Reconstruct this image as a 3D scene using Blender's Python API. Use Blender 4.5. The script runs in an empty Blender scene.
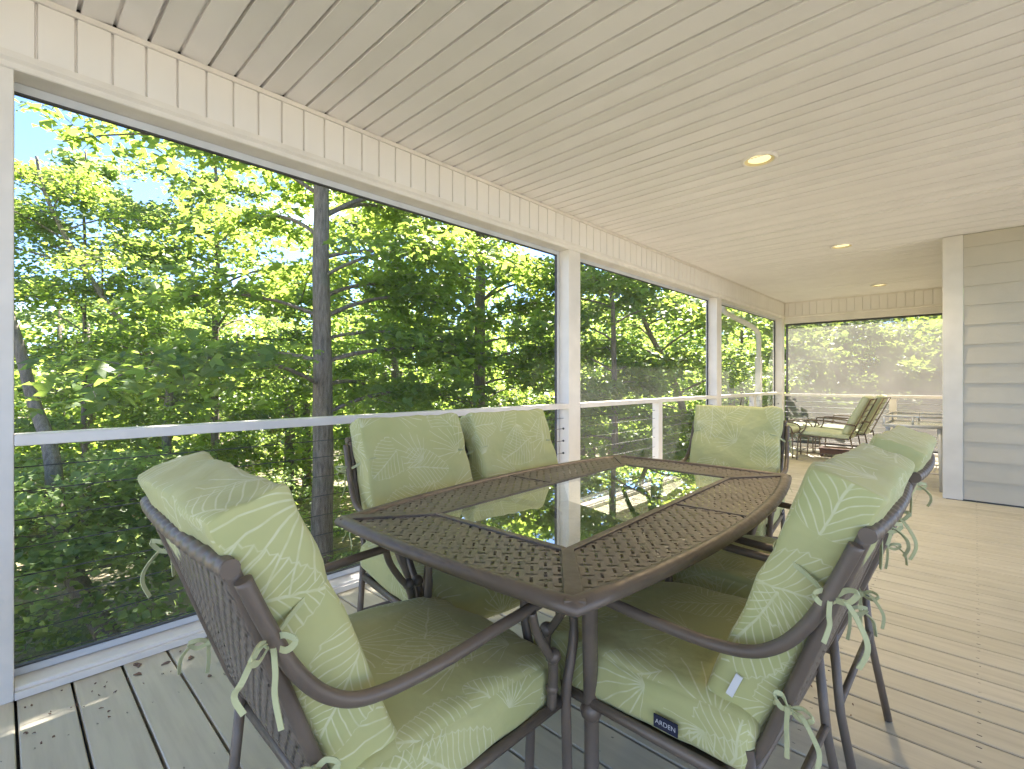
import bpy, bmesh, math, random
import numpy as np
from mathutils import Vector, Matrix, Euler, noise as mnoise
random.seed(7); RNG = np.random.default_rng(11)
R = math.radians; PI = math.pi
sc = bpy.context.scene; COL = sc.collection

# ------------------------------------------------------------------ tagging
def tag(o, label=None, cat=None, group=None, kind=None):
    if label: o['label'] = label
    if cat: o['category'] = cat
    if group: o['group'] = group
    if kind: o['kind'] = kind
    return o
def empty(name, loc=(0, 0, 0), rz=0.0):
    o = bpy.data.objects.new(name, None); COL.objects.link(o)
    o.location = loc; o.rotation_euler = (0, 0, rz); o.empty_display_size = .1
    return o
def kids(o): return [c for c in bpy.data.objects if c.parent == o]
def copy_tree(o, parent=None):
    c = o.copy(); COL.objects.link(c); c.parent = parent
    for ch in kids(o): copy_tree(ch, c)
    return c
# ------------------------------------------------------------------ mesh builder
class MB:
    def __init__(s): s.v = []; s.f = []; s.uv = {}; s.mi = []; s.sm = []
    def add(s, vs, fs, smooth=False, uv=None, mi=0):
        b = len(s.v); s.v += [tuple(p) for p in vs]
        for k, f in enumerate(fs):
            if uv is not None: s.uv[len(s.f)] = uv[k]
            s.f.append(tuple(i + b for i in f)); s.sm.append(smooth); s.mi.append(mi)
    def box(s, x0, x1, y0, y1, z0, z1, mi=0):
        vs = [(x0,y0,z0),(x1,y0,z0),(x1,y1,z0),(x0,y1,z0),(x0,y0,z1),(x1,y0,z1),(x1,y1,z1),(x0,y1,z1)]
        s.add(vs, [(3,2,1,0),(4,5,6,7),(0,1,5,4),(1,2,6,5),(2,3,7,6),(3,0,4,7)], mi=mi)
    def tube(s, pts, rad, seg=10, closed=False, cap=True, flat=1.0, mi=0):
        P = [Vector(p) for p in pts]; n = len(P)
        rs = rad if hasattr(rad, '__len__') else [rad] * n
        T = []
        for i in range(n):
            a = P[i-1] if (i > 0 or closed) else P[0]; b = P[(i+1) % n] if (i < n-1 or closed) else P[-1]
            t = b - a; T.append(t.normalized() if t.length > 1e-9 else Vector((0, 0, 1)))
        up = Vector((0, 0, 1)) if abs(T[0].z) < .9 else Vector((0, 1, 0))
        nrm = (up - T[0] * up.dot(T[0])).normalized(); vs = []; fs = []
        for i in range(n):
            nrm = nrm - T[i] * nrm.dot(T[i])
            nrm = nrm.normalized() if nrm.length > 1e-6 else T[i].orthogonal().normalized()
            bn = T[i].cross(nrm)
            for k in range(seg):
                a = 2 * PI * k / seg
                vs.append(P[i] + nrm * (math.cos(a) * rs[i]) + bn * (math.sin(a) * rs[i] * flat))
        m = n if closed else n - 1
        for i in range(m):
            for k in range(seg):
                k2 = (k + 1) % seg; j = (i + 1) % n
                fs.append((i*seg+k, i*seg+k2, j*seg+k2, j*seg+k))
        s.add(vs, fs, smooth=True, mi=mi)
        if cap and not closed:
            b = len(s.v) - n * seg
            s.f.append(tuple(b + k for k in reversed(range(seg)))); s.sm.append(False); s.mi.append(mi)
            s.f.append(tuple(b + (n-1)*seg + k for k in range(seg))); s.sm.append(False); s.mi.append(mi)
    def sphere(s, c, r, nu=12, nv=8, sc_=(1, 1, 1)):
        vs = []; fs = []
        for j in range(nv + 1):
            t = PI * j / nv
            for i in range(nu):
                a = 2 * PI * i / nu
                vs.append((c[0]+r*sc_[0]*math.sin(t)*math.cos(a), c[1]+r*sc_[1]*math.sin(t)*math.sin(a), c[2]+r*sc_[2]*math.cos(t)))
        for j in range(nv):
            for i in range(nu):
                i2 = (i+1) % nu; fs.append((j*nu+i, (j+1)*nu+i, (j+1)*nu+i2, j*nu+i2))
        s.add(vs, fs, smooth=True)
    def prism(s, poly, z0, z1, uvs=False):
        n = len(poly)
        vs = [(x, y, z0) for x, y in poly] + [(x, y, z1) for x, y in poly]
        s.add(vs, [tuple(reversed(range(n))), tuple(range(n, 2*n))] + [(i, (i+1) % n, n+(i+1) % n, n+i) for i in range(n)])
    def ribbon(s, pts, w, side, th=.002):
        P = [Vector(p) for p in pts]; n = len(P); vs = []; fs = []
        for i, p in enumerate(P):
            t = (P[min(i+1, n-1)] - P[max(i-1, 0)]).normalized()
            sd = Vector(side); sd = (sd - t * sd.dot(t)); sd = sd.normalized() if sd.length > 1e-4 else t.orthogonal().normalized()
            nn = t.cross(sd); ww = w[i] if hasattr(w, '__len__') else w
            for a, b in ((-1, -1), (1, -1), (1, 1), (-1, 1)): vs.append(p + sd * a * ww / 2 + nn * b * th / 2)
        for i in range(n - 1):
            for k in range(4): fs.append((i*4+k, i*4+(k+1) % 4, i*4+4+(k+1) % 4, i*4+4+k))
        fs += [(3, 2, 1, 0), tuple((n-1)*4+k for k in range(4))]
        s.add(vs, fs)
    def build(s, name, mats, parent=None, bevel=0.0, uvxy=None):
        me = bpy.data.meshes.new(name); me.from_pydata([tuple(p) for p in s.v], [], s.f)
        for m in (mats if isinstance(mats, (list, tuple)) else [mats]): me.materials.append(m)
        me.polygons.foreach_set('use_smooth', s.sm); me.polygons.foreach_set('material_index', s.mi)
        if s.uv or uvxy:
            ul = me.uv_layers.new(name='UVMap').data
            for p in me.polygons:
                for k, li in enumerate(p.loop_indices):
                    if p.index in s.uv: ul[li].uv = s.uv[p.index][k]
                    elif uvxy:
                        co = me.vertices[me.loops[li].vertex_index].co; ul[li].uv = (co[uvxy[0]], co[uvxy[1]])
        o = bpy.data.objects.new(name, me); COL.objects.link(o); o.parent = parent
        if bevel:
            b = o.modifiers.new('bevel', 'BEVEL'); b.width = bevel; b.segments = 2; b.limit_method = 'ANGLE'; b.angle_limit = R(40)
        return o
def cr(pts, n=6):
    """Catmull-Rom smoothing of a polyline."""
    P = [Vector(p) for p in pts]; out = []
    for i in range(len(P) - 1):
        p0 = P[max(i-1, 0)]; p1 = P[i]; p2 = P[i+1]; p3 = P[min(i+2, len(P)-1)]
        for k in range(n):
            t = k / n
            out.append(.5 * ((2*p1) + (p2-p0)*t + (2*p0-5*p1+4*p2-p3)*t*t + (3*p1-p0-3*p2+p3)*t**3))
    out.append(P[-1]); return out
def np_mesh(name, V, F, mats, parent=None, mi=None, smooth=False):
    """V (n,3) float, F (m,k) int, constant k."""
    me = bpy.data.meshes.new(name); n, (m, k) = len(V), F.shape
    me.vertices.add(n); me.vertices.foreach_set('co', V.astype(np.float32).ravel())
    me.loops.add(m*k); me.loops.foreach_set('vertex_index', F.astype(np.int32).ravel())
    me.polygons.add(m); me.polygons.foreach_set('loop_start', np.arange(0, m*k, k, dtype=np.int32))
    me.polygons.foreach_set('loop_total', np.full(m, k, dtype=np.int32))
    for q in (mats if isinstance(mats, (list, tuple)) else [mats]): me.materials.append(q)
    if mi is not None: me.polygons.foreach_set('material_index', mi.astype(np.int32))
    if smooth: me.polygons.foreach_set('use_smooth', np.ones(m, dtype=bool))
    me.update(calc_edges=True); me.validate()
    o = bpy.data.objects.new(name, me); COL.objects.link(o); o.parent = parent
    return o
# ------------------------------------------------------------------ materials
class G:
    def __init__(s, name):
        s.m = bpy.data.materials.new(name); s.m.use_nodes = True; s.nt = s.m.node_tree
        s.nt.nodes.clear(); s.out = s.nt.nodes.new('ShaderNodeOutputMaterial')
    def n(s, t, props=None, **ins):
        nd = s.nt.nodes.new('ShaderNode' + t)
        for k, v in (props or {}).items(): setattr(nd, k, v)
        for k, v in ins.items():
            k = k.replace('_', ' ')
            sk = nd.inputs[int(k[1:])] if k[0] == 'i' and k[1:].isdigit() else nd.inputs[k]
            s.set(sk, v)
        return nd
    def set(s, sk, v):
        if isinstance(v, bpy.types.NodeSocket): s.nt.links.new(v, sk)
        elif isinstance(v, (tuple, list)) and len(v) == 3 and sk.type == 'RGBA': sk.default_value = (*v, 1)
        else: sk.default_value = v
    def math(s, op, a, b=None, c=None):
        nd = s.n('Math', {'operation': op})
        for i, v in enumerate((a, b, c)):
            if v is not None: s.set(nd.inputs[i], v)
        return nd.outputs[0]
    def mix(s, f, a, b, mode='MIX'):
        nd = s.n('Mix', {'data_type': 'RGBA', 'blend_type': mode}); s.set(nd.inputs[0], f); s.set(nd.inputs[6], a); s.set(nd.inputs[7], b)
        return nd.outputs[2]
    def ramp(s, v, stops):
        nd = s.n('ValToRGB', Fac=v); e = nd.color_ramp.elements
        while len(e) < len(stops): e.new(.5)
        for el, (p, c) in zip(e, stops): el.position = p; el.color = (*c, 1) if len(c) == 3 else c
        return nd.outputs[0]
    def rng(s, v, a, b, c=0., d=1.): return s.n('MapRange', Value=v, From_Min=a, From_Max=b, To_Min=c, To_Max=d).outputs[0]
    def noise(s, vec, scale, detail=3., rough=.5, out=0): return s.n('TexNoise', Vector=vec, Scale=scale, Detail=detail, Roughness=rough).outputs[out]
    def coord(s, w='Object'): return s.n('TexCoord').outputs[w]
    def bump(s, h, strength=.3, dist=.01): return s.n('Bump', Height=h, Strength=strength, Distance=dist).outputs[0]
    def surf(s, sk): s.nt.links.new(sk, s.out.inputs[0]); return s.m
    def pbr(s, **k): return s.n('BsdfPrincipled', **k)

def paint(name, col, rough=.45, var=.06, nscale=6., bumpk=.05):
    g = G(name); c = g.coord(); n = g.noise(c, nscale, 5.); n2 = g.noise(c, nscale*14, 2.)
    f = g.rng(n, .3, .7); d = tuple(x*(1-var*2) for x in col)
    b = g.pbr(Base_Color=g.mix(f, d, col), Roughness=g.rng(n2, .2, .8, rough-.08, rough+.1), Normal=g.bump(n2, bumpk, .004))
    return g.surf(b.outputs[0])
M = {}
M['trim'] = paint('trim_paint', (.80, .755, .70))
M['white'] = paint('white_paint', (.83, .785, .735), .4)
M['panel'] = paint('ceiling_vinyl', (.83, .795, .76), .42, .03, 3.)
M['post'] = paint('post_paint', (.80, .755, .70), .45)
M['alu'] = paint('screen_frame_metal', (.62, .64, .67), .35)
M['dark'] = paint('dark_rubber', (.06, .06, .065), .6)
M['siding'] = paint('siding_paint', (.47, .435, .35), .5, .04, 4., .15)
M['greymetal'] = paint('pale_grey_metal', (.55, .56, .56), .35)
M['glassy'] = paint('grey_glass_top', (.5, .53, .53), .1)
M['corner'] = paint('corner_board_paint', (.63, .60, .535))
M['nail'] = paint('nail_paint', (.27, .245, .19), .6)
M['roofm'] = paint('roof_shingle', (.09, .085, .08), .8)
M['wood'] = paint('brown_wood', (.17, .085, .05), .5)
M['under'] = paint('underdeck_shade', (.05, .045, .04), .8)
M['navy'] = paint('navy_label', (.008, .01, .035), .6)
M['tagwhite'] = paint('white_label', (.75, .75, .75), .6)
M['lettering'] = paint('label_lettering', (.6, .6, .62), .6)
def cable_mat():
    g = G('steel_cable'); b = g.pbr(Base_Color=(.07, .068, .06), Metallic=.3, Roughness=.5); return g.surf(b.outputs[0])
M['cable'] = cable_mat()
def bronze():
    g = G('brown_cast_metal'); c = g.coord(); n = g.noise(c, 60., 3.); n1 = g.noise(c, 7., 3.)
    col = g.mix(g.rng(n1, .3, .7), (.130, .100, .076), (.178, .140, .108))
    b = g.pbr(Base_Color=col, Roughness=g.rng(n, .3, .7, .36, .52), Metallic=.25, Normal=g.bump(n, .12, .003)); return g.surf(b.outputs[0])
M['bronze'] = bronze()
def weave(name, pitch, slot, half, ang=52, bk=.45):
    """cast basket weave: alternate diagonal slots cut right through"""
    g = G(name); uv = g.n('TexCoord').outputs['UV']
    r = g.n('VectorRotate', {'rotation_type': 'Z_AXIS'}, Vector=uv, Angle=R(ang)).outputs[0]
    sp = g.n('SeparateXYZ', Vector=r); u = g.math('DIVIDE', sp.outputs[0], pitch); v = g.math('DIVIDE', sp.outputs[1], pitch)
    fu, fv = g.math('FLOOR', u), g.math('FLOOR', v)
    par = g.math('FLOORED_MODULO', g.math('ADD', fu, fv), 2.)
    au = g.math('ABSOLUTE', g.math('SUBTRACT', g.math('FRACT', u), .5)); av = g.math('ABSOLUTE', g.math('SUBTRACT', g.math('FRACT', v), .5))
    s1 = g.math('MULTIPLY', g.math('LESS_THAN', au, slot), g.math('LESS_THAN', av, half))
    s2 = g.math('MULTIPLY', g.math('LESS_THAN', av, slot), g.math('LESS_THAN', au, half))
    hole = g.mix(par, s1, s2)
    h1 = g.math('SUBTRACT', 1., g.rng(au, 0., .5, 0., 1.)); h = g.mix(par, au, av)
    n = g.noise(g.coord(), 7., 3.)
    col = g.mix(g.rng(n, .3, .7), (.175, .142, .114), (.230, .190, .155))
    b = g.pbr(Base_Color=col, Roughness=.45, Metallic=.25, Normal=g.bump(h, bk, .003))
    tr = g.n('BsdfTransparent')
    mx = g.n('MixShader', i0=hole, i1=b.outputs[0], i2=tr.outputs[0]); return g.surf(mx.outputs[0])
M['weave_table'] = weave('cast_weave_top', .028, .116, .42)
M['weave_back'] = weave('cast_weave_back', .019, .13, .36, 45, .3)

def fabric(name, base, light, leaf=True):
    g = G(name); uv = g.n('TexCoord').outputs['UV']; oi = g.n('ObjectInfo').outputs['Random']
    off = g.n('CombineXYZ', X=g.math('MULTIPLY', oi, 37.), Y=g.math('MULTIPLY', oi, 91.)).outputs[0]
    p = g.n('VectorMath', {'operation': 'ADD'}, i0=uv, i1=off).outputs[0]
    if leaf:
        wob = g.noise(p, 9., 2., out=1)
        pw = g.n('VectorMath', {'operation': 'MULTIPLY_ADD'}, i0=wob, i1=(.02, .02, 0), i2=p).outputs[0]
        S = 5.5; tot = None
        for k, (dx, sc_) in enumerate(((0., S), (4.37, S * .93))):
            q = g.n('VectorMath', {'operation': 'ADD'}, i0=pw, i1=(dx, dx*.7, 0)).outputs[0]
            vo = g.n('TexVoronoi', {'voronoi_dimensions': '2D'}, Vector=q, Scale=sc_, Randomness=.75)
            rc = g.n('SeparateColor', Color=vo.outputs['Color'])
            d = g.n('VectorMath', {'operation': 'SUBTRACT'}, i0=q, i1=vo.outputs['Position']).outputs[0]
            d = g.n('VectorMath', {'operation': 'SCALE'}, i0=d, Scale=sc_).outputs[0]
            d = g.n('VectorRotate', {'rotation_type': 'Z_AXIS'}, Vector=d, Angle=g.math('MULTIPLY', rc.outputs[0], 6.283)).outputs[0]
            sp = g.n('SeparateXYZ', Vector=d); x, y = sp.outputs[0], sp.outputs[1]; ay = g.math('ABSOLUTE', y)
            # pinnate frond: outline ellipse, midrib, slanting veins
            xn = g.math('DIVIDE', x, .54); w = g.math('MULTIPLY', g.math('SQRT', g.math('MAXIMUM', g.math('SUBTRACT', 1., g.math('MULTIPLY', xn, xn)), 0.)), .40)
            w = g.math('MULTIPLY', w, g.math('SUBTRACT', 1., g.math('MULTIPLY', x, .7)))
            ph = g.math('MULTIPLY', g.math('SUBTRACT', x, g.math('MULTIPLY', g.math('POWER', ay, .8), .75)), 10.)
            tri = g.math('ABSOLUTE', g.math('SUBTRACT', g.math('FRACT', ph), .5))
            vein = g.rng(tri, .12, .05); rib = g.rng(ay, .016, .008)
            notch = g.math('MULTIPLY', w, g.rng(tri, .0, .5, 1.0, .92))
            ins = g.rng(g.math('SUBTRACT', notch, ay), -.004, .008)
            edge = g.math('MULTIPLY', ins, g.rng(g.math('SUBTRACT', notch, ay), .020, .008))
            pin = g.math('MULTIPLY', ins, g.math('MAXIMUM', g.math('MAXIMUM', vein, rib), edge))
            # fan frond: rays from one point
            xx = g.math('ADD', x, .42); th = g.math('ARCTAN2', y, xx); rr = g.math('SQRT', g.math('ADD', g.math('MULTIPLY', xx, xx), g.math('MULTIPLY', y, y)))
            st = g.math('ABSOLUTE', g.math('SUBTRACT', g.math('FRACT', g.math('MULTIPLY', th, 3.6)), .5))
            ray = g.rng(g.math('MULTIPLY', st, rr), .042, .02)
            lim = g.math('SUBTRACT', g.math('SUBTRACT', .88, g.math('MULTIPLY', g.math('ABSOLUTE', th), .28)), g.math('MULTIPLY', st, .15))
            fin = g.math('MULTIPLY', g.rng(g.math('SUBTRACT', lim, rr), -.005, .01), g.math('LESS_THAN', g.math('ABSOLUTE', th), 1.25))
            fan = g.math('MULTIPLY', fin, ray)
            m = g.mix(g.math('GREATER_THAN', rc.outputs[1], .55), pin, fan)
            if k == 1: m = g.math('MULTIPLY', m, g.math('GREATER_THAN', rc.outputs[2], .55))
            tot = m if tot is None else g.math('MAXIMUM', tot, m)
        thin = g.math('MULTIPLY', tot, g.rng(g.noise(p, 45., 2.), .3, .6, .32, .75))
        n = g.noise(p, 5., 3.)
        c0 = g.mix(g.rng(n, .3, .7), (base[0]*.84, base[1]*.88, base[2]*.80), base)
        col = g.mix(thin, c0, light)
    else:
        n = g.noise(p, 5., 3.); col = g.mix(g.rng(n, .3, .7), tuple(b*.85 for b in base), base)
    oc = g.coord('Object')
    wr = g.noise(oc, 11., 3.); fine = g.n('TexWave', {'wave_type': 'BANDS'}, Vector=uv, Scale=330., Distortion=1.).outputs[1]
    nb = g.bump(fine, .06, .001); nd = g.n('Bump', Height=wr, Strength=.5, Distance=.016, Normal=nb).outputs[0]
    b = g.pbr(Base_Color=col, Roughness=.72, Normal=nd, Sheen_Weight=.15, Sheen_Roughness=.4, Specular_IOR_Level=.3)
    return g.surf(b.outputs[0])
M['fabric'] = fabric('sage_leaf_print_fabric', (.52, .505, .235), (.66, .65, .42))
M['tie'] = fabric('sage_tie_fabric', (.53, .54, .30), (.5, .5, .4), False)
M['lounge_fabric'] = fabric('pale_sage_fabric', (.54, .58, .40), (.62, .66, .48))

def tabletop_glass():
    g = G('table_glass'); n = g.noise(g.coord(), 3., 2.)
    tr = g.n('BsdfTransparent', Color=(.74, .74, .68)); gl = g.n('BsdfGlossy', Color=(.95, .97, .93), Roughness=.012, Normal=g.bump(n, .02, .01))
    fr = g.n('Fresnel', IOR=1.9).outputs[0]
    # glass has two faces: the coat adds to the reflection
    f = g.math('MINIMUM', g.math('MULTIPLY_ADD', fr, 1.75, .07), .9)
    dust = g.n('BsdfDiffuse', Color=(.62, .60, .50)); c = g.coord(); d1 = g.rng(g.noise(c, 5., 5., .65), .4, .75, .015, .10)
    d2 = g.math('MULTIPLY', g.rng(g.noise(c, 55., 3.), .62, .72), .10)
    base = g.n('MixShader', i0=f, i1=tr.outputs[0], i2=gl.outputs[0]).outputs[0]
    return g.surf(g.n('MixShader', i0=g.math('ADD', d1, d2), i1=base, i2=dust.outputs[0]).outputs[0])
M['glass'] = tabletop_glass()
def screen(name, cover, col=(.62, .60, .56)):
    g = G(name); uv = g.coord('Object'); n = g.noise(uv, 2.2, 4.)
    df = g.n('BsdfDiffuse', Color=col); tl = g.n('BsdfTranslucent', Color=col)
    a = g.n('MixShader', i0=.5, i1=df.outputs[0], i2=tl.outputs[0]); tr = g.n('BsdfTransparent')
    f = g.rng(n, .3, .75, cover*.85, cover*1.15)
    return g.surf(g.n('MixShader', i0=f, i1=tr.outputs[0], i2=a.outputs[0]).outputs[0])
M['screen'] = screen('insect_screen', .035)
M['screen_heavier'] = screen('heavier_insect_screen', .08)  # more cover than the first screen
M['screen_haze'] = screen('sunlit_haze_insect_screen', .72, (.20, .185, .165))  # heavy cover puts the haze of a sunlit mesh into the material
M['screen_mid'] = screen('sunlit_veil_insect_screen', .22)  # extra cover stands in for the white veil of sun on this bay

def deck():
    g = G('painted_deck_boards'); c = g.coord(); isl = g.n('NewGeometry').outputs['Random Per Island']
    st = g.n('Mapping', Vector=c, Scale=(1.2, 14., 1.)).outputs[0]
    n = g.noise(st, 2.2, 6., .6); n2 = g.noise(c, 1.3, 5., .6); n3 = g.noise(c, 30., 4., .6)
    base = g.mix(isl, (.54, .49, .375), (.63, .575, .455))
    base = g.mix(g.rng(n, .42, .78, 0., .5), base, (.36, .32, .245))
    base = g.mix(g.rng(n2, .5, .76, 0., .45), base, (.36, .33, .24))
    speck = g.math('MULTIPLY', g.rng(n3, .70, .76), g.rng(n2, .45, .6))
    base = g.mix(g.math('MULTIPLY', speck, .7), base, (.12, .10, .06))
    b = g.pbr(Base_Color=base, Roughness=g.rng(n, .2, .8, .36, .62), Normal=g.bump(g.math('ADD', n, g.math('MULTIPLY', n3, .3)), .18, .004)); return g.surf(b.outputs[0])
M['deck'] = deck()
def bark(name, a, b_):
    g = G(name); c = g.coord(); st = g.n('Mapping', Vector=c, Scale=(9., 9., 1.6)).outputs[0]
    n = g.noise(st, 2.6, 6., .65); n2 = g.noise(c, 1.4, 3.)
    col = g.mix(g.rng(n, .35, .65), a, b_); col = g.mix(g.rng(n2, .55, .7, 0., .5), col, (.13, .15, .10))
    b = g.pbr(Base_Color=col, Roughness=.85, Normal=g.bump(n, .9, .03)); return g.surf(b.outputs[0])
M['bark'] = bark('grey_brown_bark', (.11, .088, .066), (.27, .22, .17))
M['bark_pale'] = bark('pale_bark', (.12, .10, .08), (.27, .23, .18))
def leafmat(name, a, b_, tr_a, tr_b, tl=.5):
    g = G(name); isl = g.n('NewGeometry').outputs['Random Per Island']; n = g.noise(g.coord(), .5, 3.)
    f = g.math('ADD', g.math('MULTIPLY', isl, .6), g.math('MULTIPLY', g.rng(n, .3, .7), .4))
    d = g.pbr(Base_Color=g.mix(f, a, b_), Roughness=.42, Specular_IOR_Level=.35)
    t = g.n('BsdfTranslucent', Color=g.mix(f, tr_a, tr_b))
    return g.surf(g.n('MixShader', i0=tl, i1=d.outputs[0], i2=t.outputs[0]).outputs[0])
M['leaf_maple'] = leafmat('maple_leaf', (.060, .115, .038), (.105, .165, .05), (.36, .53, .08), (.58, .70, .12))
M['leaf_lime'] = leafmat('lime_leaf', (.085, .14, .035), (.12, .175, .045), (.38, .54, .07), (.54, .68, .11), .55)
M['leaf_dark'] = leafmat('dark_leaf', (.045, .095, .04), (.085, .145, .05), (.36, .50, .10), (.52, .64, .13))  # a darker green kind of leaf
M['leaf_far'] = leafmat('far_leaf', (.085, .14, .04), (.125, .18, .05), (.36, .52, .08), (.54, .68, .12), .55)
M['leaf_low'] = leafmat('undergrowth_leaf', (.105, .155, .07), (.14, .19, .08), (.46, .64, .17), (.62, .74, .22))
def ground():
    g = G('forest_floor'); c = g.coord(); n = g.noise(c, .35, 6., .6); n2 = g.noise(c, 9., 5., .7); n3 = g.noise(c, .12, 3.)
    col = g.mix(g.rng(n2, .35, .65), (.18, .135, .085), (.38, .30, .20))
    col = g.mix(g.rng(n, .42, .6), col, (.07, .12, .03)); col = g.mix(g.rng(n3, .56, .62), col, (.36, .31, .22))
    b = g.pbr(Base_Color=col, Roughness=.9, Normal=g.bump(n2, .6, .05)); return g.surf(b.outputs[0])
M['ground'] = ground()
M['reflector_paint'] = paint('pale_reflector', (.36, .345, .32), .8, .06, 2.)
def lampglow():
    g = G('lamp_glow'); e = g.n('Emission', Color=(1., .80, .36), Strength=.24); return g.surf(e.outputs[0])
M['glow'] = lampglow()
def baffle():
    g = G('lamp_baffle'); b = g.pbr(Base_Color=(.80, .68, .36), Roughness=.4); return g.surf(b.outputs[0])
M['baffle'] = baffle()

# ------------------------------------------------------------------ porch shell
Y0, YE = -3.2, 9.36           # back end, far end wall
XH, YS, XC = 4.7, 6.13, 2.19  # house wall plane, siding wall plane, siding corner
HT, CZ = 2.17, 2.45           # header underside, ceiling
PITCH = .1045
# floor boards
mb = MB(); P = .1445; y = .1815 - P * 25; i = 0
rnd = random.Random(3)
while y < YE + .1:
    x0 = -.17; xe = XH if y + P < YS + .05 else XC
    joints = [x0, xe]
    dz = rnd.uniform(-.0008, .0008)
    for a, b in zip(joints[:-1], joints[1:]):
        ya, yb = y + .004, y + P - .004; r = .003
        prof = [(ya, -.03), (ya, -r+dz), (ya+r, dz), (yb-r, dz), (yb, -r+dz), (yb, -.03)]
        a2, b2 = a + .001, b - .0015
        vs = [(a2, p, q) for p, q in prof] + [(b2, p, q) for p, q in prof]; n = 6
        mb.add(vs, [(k, k+1, n+k+1, n+k) for k in range(5)] + [tuple(reversed(range(6))), tuple(range(6, 12))])
    y += P
tag(mb.build('floor', M['deck']), 'cream painted plank floor of the porch', 'floor', kind='structure')
mb = MB(); mb.box(-.165, XH, Y0-.3, YE+.12, -.30, -.034); tag(mb.build('floor_shade_slab', M['under']), 'dark framing slab under the floor boards, standing in for shade in the gaps', 'framing', kind='structure')  # near black sheet put below the boards so the gaps read as shade
# nail heads
mb = MB(); rnd = random.Random(5)
yy = .1815 - P*20
while yy < 6.3:
    for xj in (.35, .76, 1.17, 1.58, 1.99, 2.40, 2.81, 3.22):
        for o in (.035, .11):
            mb.prism([(xj + rnd.uniform(-.006, .006) + .0024*math.cos(a*PI/3), yy+o+.0024*math.sin(a*PI/3)) for a in range(6)], -.001, .0011)
    yy += P
tag(mb.build('floor_nails', M['nail']), 'rows of nail heads set in the floor boards', 'nails', kind='stuff')
# ceiling planks along X, grooved, each tilted by a hair
mb = MB(); y = .298 - PITCH * 33 ; rnd = random.Random(9)
while y < YE:
    xe = XH if y + PITCH/2 < YS else XC
    t = rnd.uniform(-.0016, .0016); y2 = y + PITCH
    t += .0036 if i % 2 else -.0036; i += 1
    prof = [(y, CZ+.018), (y+.011, CZ+.018), (y+.0125, CZ+t), (y2-.0015, CZ-t), (y2, CZ+.018)]
    vs = [(-.005, p, q) for p, q in prof] + [(xe, p, q) for p, q in prof]
    mb.add(vs, [(k, 5+k, 5+k+1, k+1) for k in range(4)]); y = y2
tag(mb.build('ceiling', M['panel']), 'cream plank ceiling of the porch', 'ceiling', kind='structure')
# roof slab
rf = empty('porch_roof', (0, 0, CZ)); tag(rf, 'shingled porch roof above the plank ceiling, with a gutter along its outer edge', 'roof')
def part(mb_, name, mat, parent, bevel=0., uvxy=None):
    o = mb_.build(name, mat, parent, bevel, uvxy)
    o.matrix_parent_inverse = Matrix.Translation(parent.location).inverted() if parent else Matrix()
    return o
mb = MB(); mb.add([(-.44, Y0-.3, 2.47), (5.2, Y0-.3, 2.47), (5.2, YE+.2, 2.47), (-.44, YE+.2, 2.47), (-.44, Y0-.3, 2.56), (5.2, Y0-.3, 3.4), (5.2, YE+.2, 3.4), (-.44, YE+.2, 2.56)],
                  [(3,2,1,0),(4,5,6,7),(0,1,5,4),(1,2,6,5),(2,3,7,6),(3,0,4,7)])
part(mb, 'roof_slab', M['roofm'], rf)
mb = MB(); mb.box(-.53, -.443, Y0-.3, YE+.2, 2.46, 2.565); part(mb, 'gutter', M['white'], rf, .01)
mb = MB(); mb.box(-.44, -.16, Y0-.3, YE+.2, 2.455, 2.468); part(mb, 'eave_soffit', M['white'], rf)
# headers: grooved panels over a trim board
def header(name, label, org, dirx, length, nx, first, zt=2.222, zb=HT):
    """org: start on inner face; dirx: unit along; nx: unit into the room."""
    o = empty(name, org); tag(o, label, 'header beam', 'porch header beams')
    D = Vector(dirx); Nn = Vector(nx); O = Vector(org)
    def pt(s, d, z): return tuple(O + D*s + Nn*d + Vector((0, 0, z)))
    m = MB(); s = first
    edges = [0.] + [first + k*PITCH for k in range(int((length-first)/PITCH)+1)] + [length]
    for a, b in zip(edges[:-1], edges[1:]):
        if b - a < .012: continue
        pr = [(a, -.012), (a+.005, -.012), (a+.008, 0), (b-.002, 0), (b, -.012)]
        vs = [pt(s_, d, zt+.0) for s_, d in pr] + [pt(s_, d, CZ-.002) for s_, d in pr]
        m.add(vs, [(k, k+1, 5+k+1, 5+k) for k in range(4)])
    part(m, 'panel_strip', M['panel'], o)
    m = MB()
    pr = [(.012, zt+.004), (.014, zt-.02), (.002, zt-.03), (.002, zb+.004), (-.002, zb), (-.145, zb), (-.145, CZ+.02), (-.025, CZ+.02), (-.025, zt+.004)]
    n = len(pr); vs = [pt(0, d, z) for d, z in pr] + [pt(length, d, z) for d, z in pr]
    m.add(vs, [(k, n+k, n+(k+1) % n, (k+1) % n) for k in range(n)] + [tuple(range(n)), tuple(reversed(range(n, 2*n)))])
    part(m, 'trim_board', M['trim'], o)
    m = MB(); q = [pt(0, .0005, CZ-.022), pt(length, .0005, CZ-.022)]
    a, b = Vector(q[0]), Vector(q[1]); nn = Nn
    vs = [a, b, b+nn*.012, a+nn*.012]; vs += [v+Vector((0, 0, .0205)) for v in vs]
    m.add(vs, [(0,3,2,1),(4,5,6,7),(0,1,5,4),(1,2,6,5),(2,3,7,6),(3,0,4,7)])
    part(m, 'cove_strip', M['trim'], o)
    return o
header('header_beam', 'long cream grooved header beam over the row of tree facing screens', (0, Y0, 0), (0, 1, 0), YE-Y0+.14, (1, 0, 0), (.19-Y0) % PITCH)
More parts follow.
